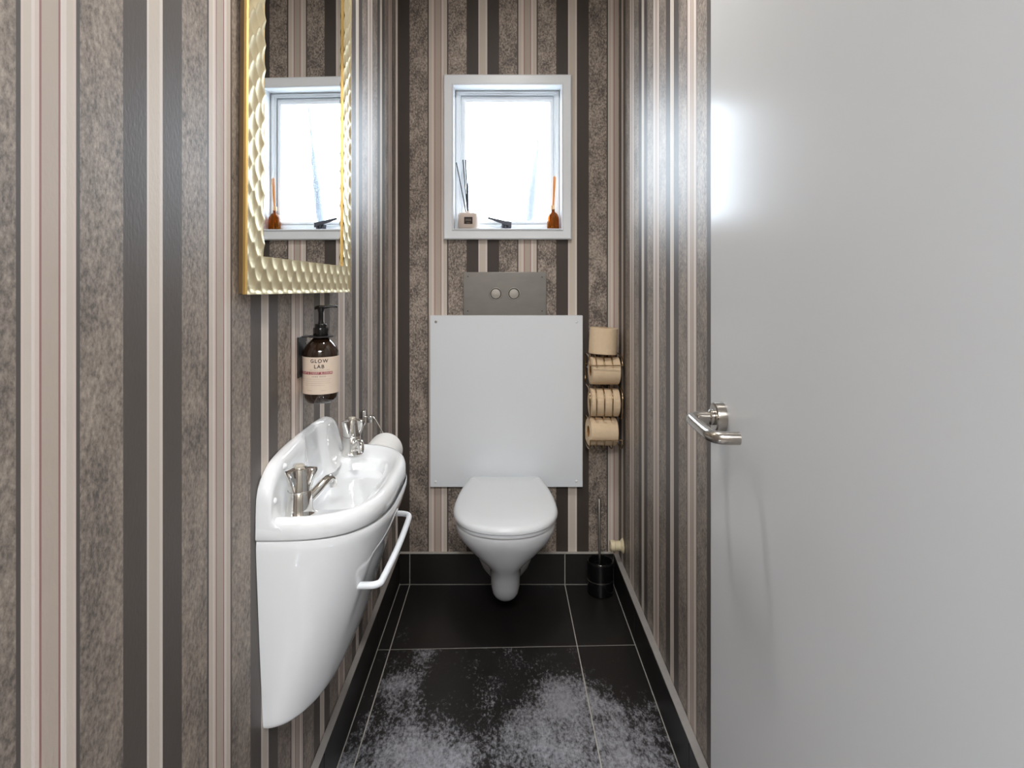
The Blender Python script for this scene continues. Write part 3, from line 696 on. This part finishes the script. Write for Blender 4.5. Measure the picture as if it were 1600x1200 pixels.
for z in (0.868, 0.655):
    obj('back_bar', tube([(0.3215, 2.4765, z), (0.4430, 2.4765, z)], 0.0022, 8), WIRE, rk, 60)
    obj('fixing_plate', join(lathe([(0.0075, 0), (0.0075, 0.002), (0.006, 0.003), (0.0035, 0.002), (0.0, 0.002)], (0.3310, 2.4830, z-0.009), (0, -1, 0), 20)), STEEL, rk, 40)
def roll(c, ax, L, r, m, label, cat='toilet roll', group='toilet rolls on the wire rack', name='toilet_roll', cards=True):
    ax = Vector(ax).normalized()
    t = thing(name, c, label, cat, group)
    ri = 0.020
    h = L/2
    obj('paper', lathe([(ri+0.0012, -h+0.0005), (r-0.003, -h), (r, -h+0.002), (r+0.0004, 0), (r, h-0.002), (r-0.003, h), (ri+0.0012, h-0.0005), (ri+0.0012, -h+0.0005)], c, ax, 56, cap=False), m, t, 35)
    obj('core', lathe([(ri+0.0010, -h+0.001), (ri+0.0010, h-0.001), (ri, h-0.001), (ri, -h+0.001), (ri+0.0010, -h+0.001)], c, ax, 32, cap=False), CARD, t, 35)
    return t
roll((0.3815, 2.402, 0.9150+0.0515), (0.055, 0.02, 1), 0.100, 0.0535, PAPER, 'cream toilet roll standing upright on top of the rack')
roll((0.3845, 2.4000, 0.8520), (1, 0.05, -0.02), 0.108, 0.0520, PAPER, 'cream toilet roll in the upper rack loop below the upright one')
roll((0.3830, 2.3990, 0.7310), (1, 0.04, -0.02), 0.108, 0.0525, PAPER, 'cream toilet roll behind the wires of the middle rack loop')
roll((0.3745, 2.3980, 0.6200), (1, 0.10, -0.04), 0.106, 0.0525, PAPER, 'cream toilet roll in the bottom basket of the rack')

# ------------------------------------------------------------------ toilet brush
bh = thing('toilet_brush', (0.385, 2.402, 0.0), 'black toilet brush holder with a thin steel handle in the right back corner', 'toilet brush')
BX, BY = 0.3700, 2.402
bh.location = (BX, BY, 0)
obj('holder', lathe([(0.0, 0.0), (0.044, 0.0), (0.0485, 0.004), (0.0495, 0.012), (0.0495, 0.0525), (0.0480, 0.0545), (0.0480, 0.0565), (0.0495, 0.0585), (0.0500, 0.118), (0.0492, 0.1250), (0.0470, 0.1275), (0.0445, 0.1255), (0.0435, 0.120), (0.0435, 0.012), (0.0, 0.010)], (BX, BY, 0), n=56, cap=False), BHOLD, bh, 35)
obj('holder_band', lathe([(0.0484, 0.0540), (0.0500, 0.0548), (0.0500, 0.0562), (0.0484, 0.057)], (BX, BY, 0), n=56, cap=False), STEEL, bh, 35)
obj('handle', tube([(BX-0.002, BY-0.004, 0.014), (BX-0.003, BY-0.004, 0.12), (BX-0.0045, BY-0.002, 0.361), (BX-0.0045, BY-0.002, 0.363)], [0.0048, 0.0048, 0.0048, 0.003], 16), STEEL, bh, 50)
obj('brush_head', lathe([(0.005, 0.013), (0.030, 0.016), (0.034, 0.03), (0.034, 0.075), (0.028, 0.088), (0.006, 0.092)], (BX-0.002, BY-0.004, 0), n=32), BLACKM, bh, 50)

# capped pipe stub on the right wall
ps = thing('pipe_cap', (XR, 2.39, 0.186), 'yellowed cream pipe cap sticking out of the right wall above the skirting', 'pipe')
obj('cap', lathe([(0.0165, 0.010), (0.0185, 0.012), (0.0185, 0.030), (0.0175, 0.031), (0.0205, 0.033), (0.0205, 0.046), (0.0190, 0.049), (0.009, 0.049), (0.0085, 0.045), (0.0, 0.045)], (XR, 2.39, 0.186), (-1, 0, 0), 24), CREAMP, ps, 35)
obj('wall_flange', lathe([(0.028, 0.0006), (0.027, 0.003), (0.019, 0.0105), (0.0, 0.0105)], (XR, 2.39, 0.186), (-1, 0, 0), 28), CREAMP, ps, 35)

# ------------------------------------------------------------------ second roll holder on the left wall
hd_ = thing('roll_holder', (XL, 1.90, 0.78), 'chrome wall bracket with an angled wire arm behind the far tap', 'holder')
obj('wall_bracket', join(box(XL+0.0005, XL+0.012, 1.878, 1.912, 0.762, 0.806, 0.003), ), CHROME, hd_, 35)
obj('bracket_block', box(XL+0.010, XL+0.034, 1.872, 1.896, 0.772, 0.792, 0.003), CHROME, hd_, 35)
arm = [(XL+0.030, 1.884, 0.784), (XL+0.040, 1.884, 0.784), (XL+0.062, 1.880, 0.748), (-0.346, 1.878, 0.712), (-0.346, 1.868, 0.7035), (-0.346, 1.85, 0.7035), (-0.346, 1.70, 0.7035)]
obj('wire_arm', tube(cr(arm, 4), 0.0024, 10), CHROME, hd_, 60)
roll((-0.346, 1.782, 0.7010), (0, 1, 0), 0.118, 0.0500, PAPERW, 'white toilet roll hanging on the left wall behind the basin', group=None)

# ------------------------------------------------------------------ items on the window sill
SILL = 1.4008
jx, jy = (731.7-787)*2.49/980, 2.499
jar = thing('reed_diffuser_jar', (jx, jy, SILL), 'blush ceramic reed diffuser with a black label on the left of the sill', 'diffuser')
def sqring(c, a, b, n, z, N_=48):
    return [Vector((c[0]+a*sgnpow(math.cos(2*PI*k/N_), 2/n), c[1]+b*sgnpow(math.sin(2*PI*k/N_), 2/n), z)) for k in range(N_)]
obj('jar_body', loft([sqring((jx, jy), a, a, 3.2, SILL+z) for a, z in ((0.034, 0.0), (0.0375, 0.002), (0.0395, 0.008), (0.0405, 0.030), (0.0405, 0.052), (0.0390, 0.060), (0.036, 0.0625), (0.012, 0.063))]), JARM, jar, 50)
obj('neck', lathe([(0.009, 0.062), (0.009, 0.071), (0.007, 0.072), (0.0, 0.072)], (jx-0.001, jy, SILL), n=20), LTXT, jar, 40)
jl = obj('jar_label', box(jx-0.0145, jx+0.0185, jy-0.0418, jy-0.0400, SILL+0.018, SILL+0.045), INK, jar, 0)
def text_flat(s, size, x, z, y, m, parent, sp=1.1):
    v, f = text_vf(s, size, sp)
    return obj('lettering', ([Vector((x+p[0], y, z+p[1])) for p in v], f), m, parent, 0)
obj('print_line', join(box(jx-0.0095, jx+0.0135, jy-0.0421, jy-0.0417, SILL+0.0345, SILL+0.0365), box(jx-0.0095, jx+0.0135, jy-0.0421, jy-0.0417, SILL+0.0302, SILL+0.0315), box(jx-0.005, jx+0.009, jy-0.0421, jy-0.0417, SILL+0.0215, SILL+0.0228)), INKF, jl, 0)
for (px, py), r in (((713, 254), 0.0021), ((723.5, 250), 0.0021), ((727.5, 249.5), 0.0026), ((731, 251), 0.0026)):
    x, z = bxy(px, py, jy)
    obj('reed', tube([(jx-0.001+(x-jx)*0.02, jy, SILL+0.030), (x, jy+random.uniform(-0.006, 0.006), z)], r, 8), REEDB, jar, 50)
ax_, ay_ = (864.2-787)*2.507/980, 2.507
ab = thing('amber_diffuser_bottle', (ax_, ay_, SILL), 'small amber glass bottle with rattan reeds on the right of the sill', 'bottle')
obj('glass', lathe([(0.0, 0.0), (0.021, 0.0), (0.0233, 0.002), (0.0238, 0.006), (0.0238, 0.040), (0.0225, 0.050), (0.018, 0.060), (0.011, 0.067), (0.0068, 0.070), (0.0062, 0.078), (0.0075, 0.080)], (ax_, ay_, SILL), n=40), AMBER, ab, 50)
obj('glass_base', lathe([(0.0228, 0.0012), (0.0228, 0.006), (0.0, 0.006)], (ax_, ay_, SILL), n=32), AMBERD, ab, 50)
obj('collar', lathe([(0.0080, 0.079), (0.0080, 0.093), (0.0070, 0.095), (0.0, 0.095)], (ax_-0.002, ay_, SILL), n=20), DRYP, ab, 40)
for px, py in ((865.0, 276), (866.5, 275), (868, 277)):
    x, z = bxy(px, py, ay_)
    obj('reed', tube([(ax_-0.003, ay_, SILL+0.03), (x, ay_+random.uniform(-0.004, 0.004), z)], 0.0017, 8), REEDO, ab, 50)
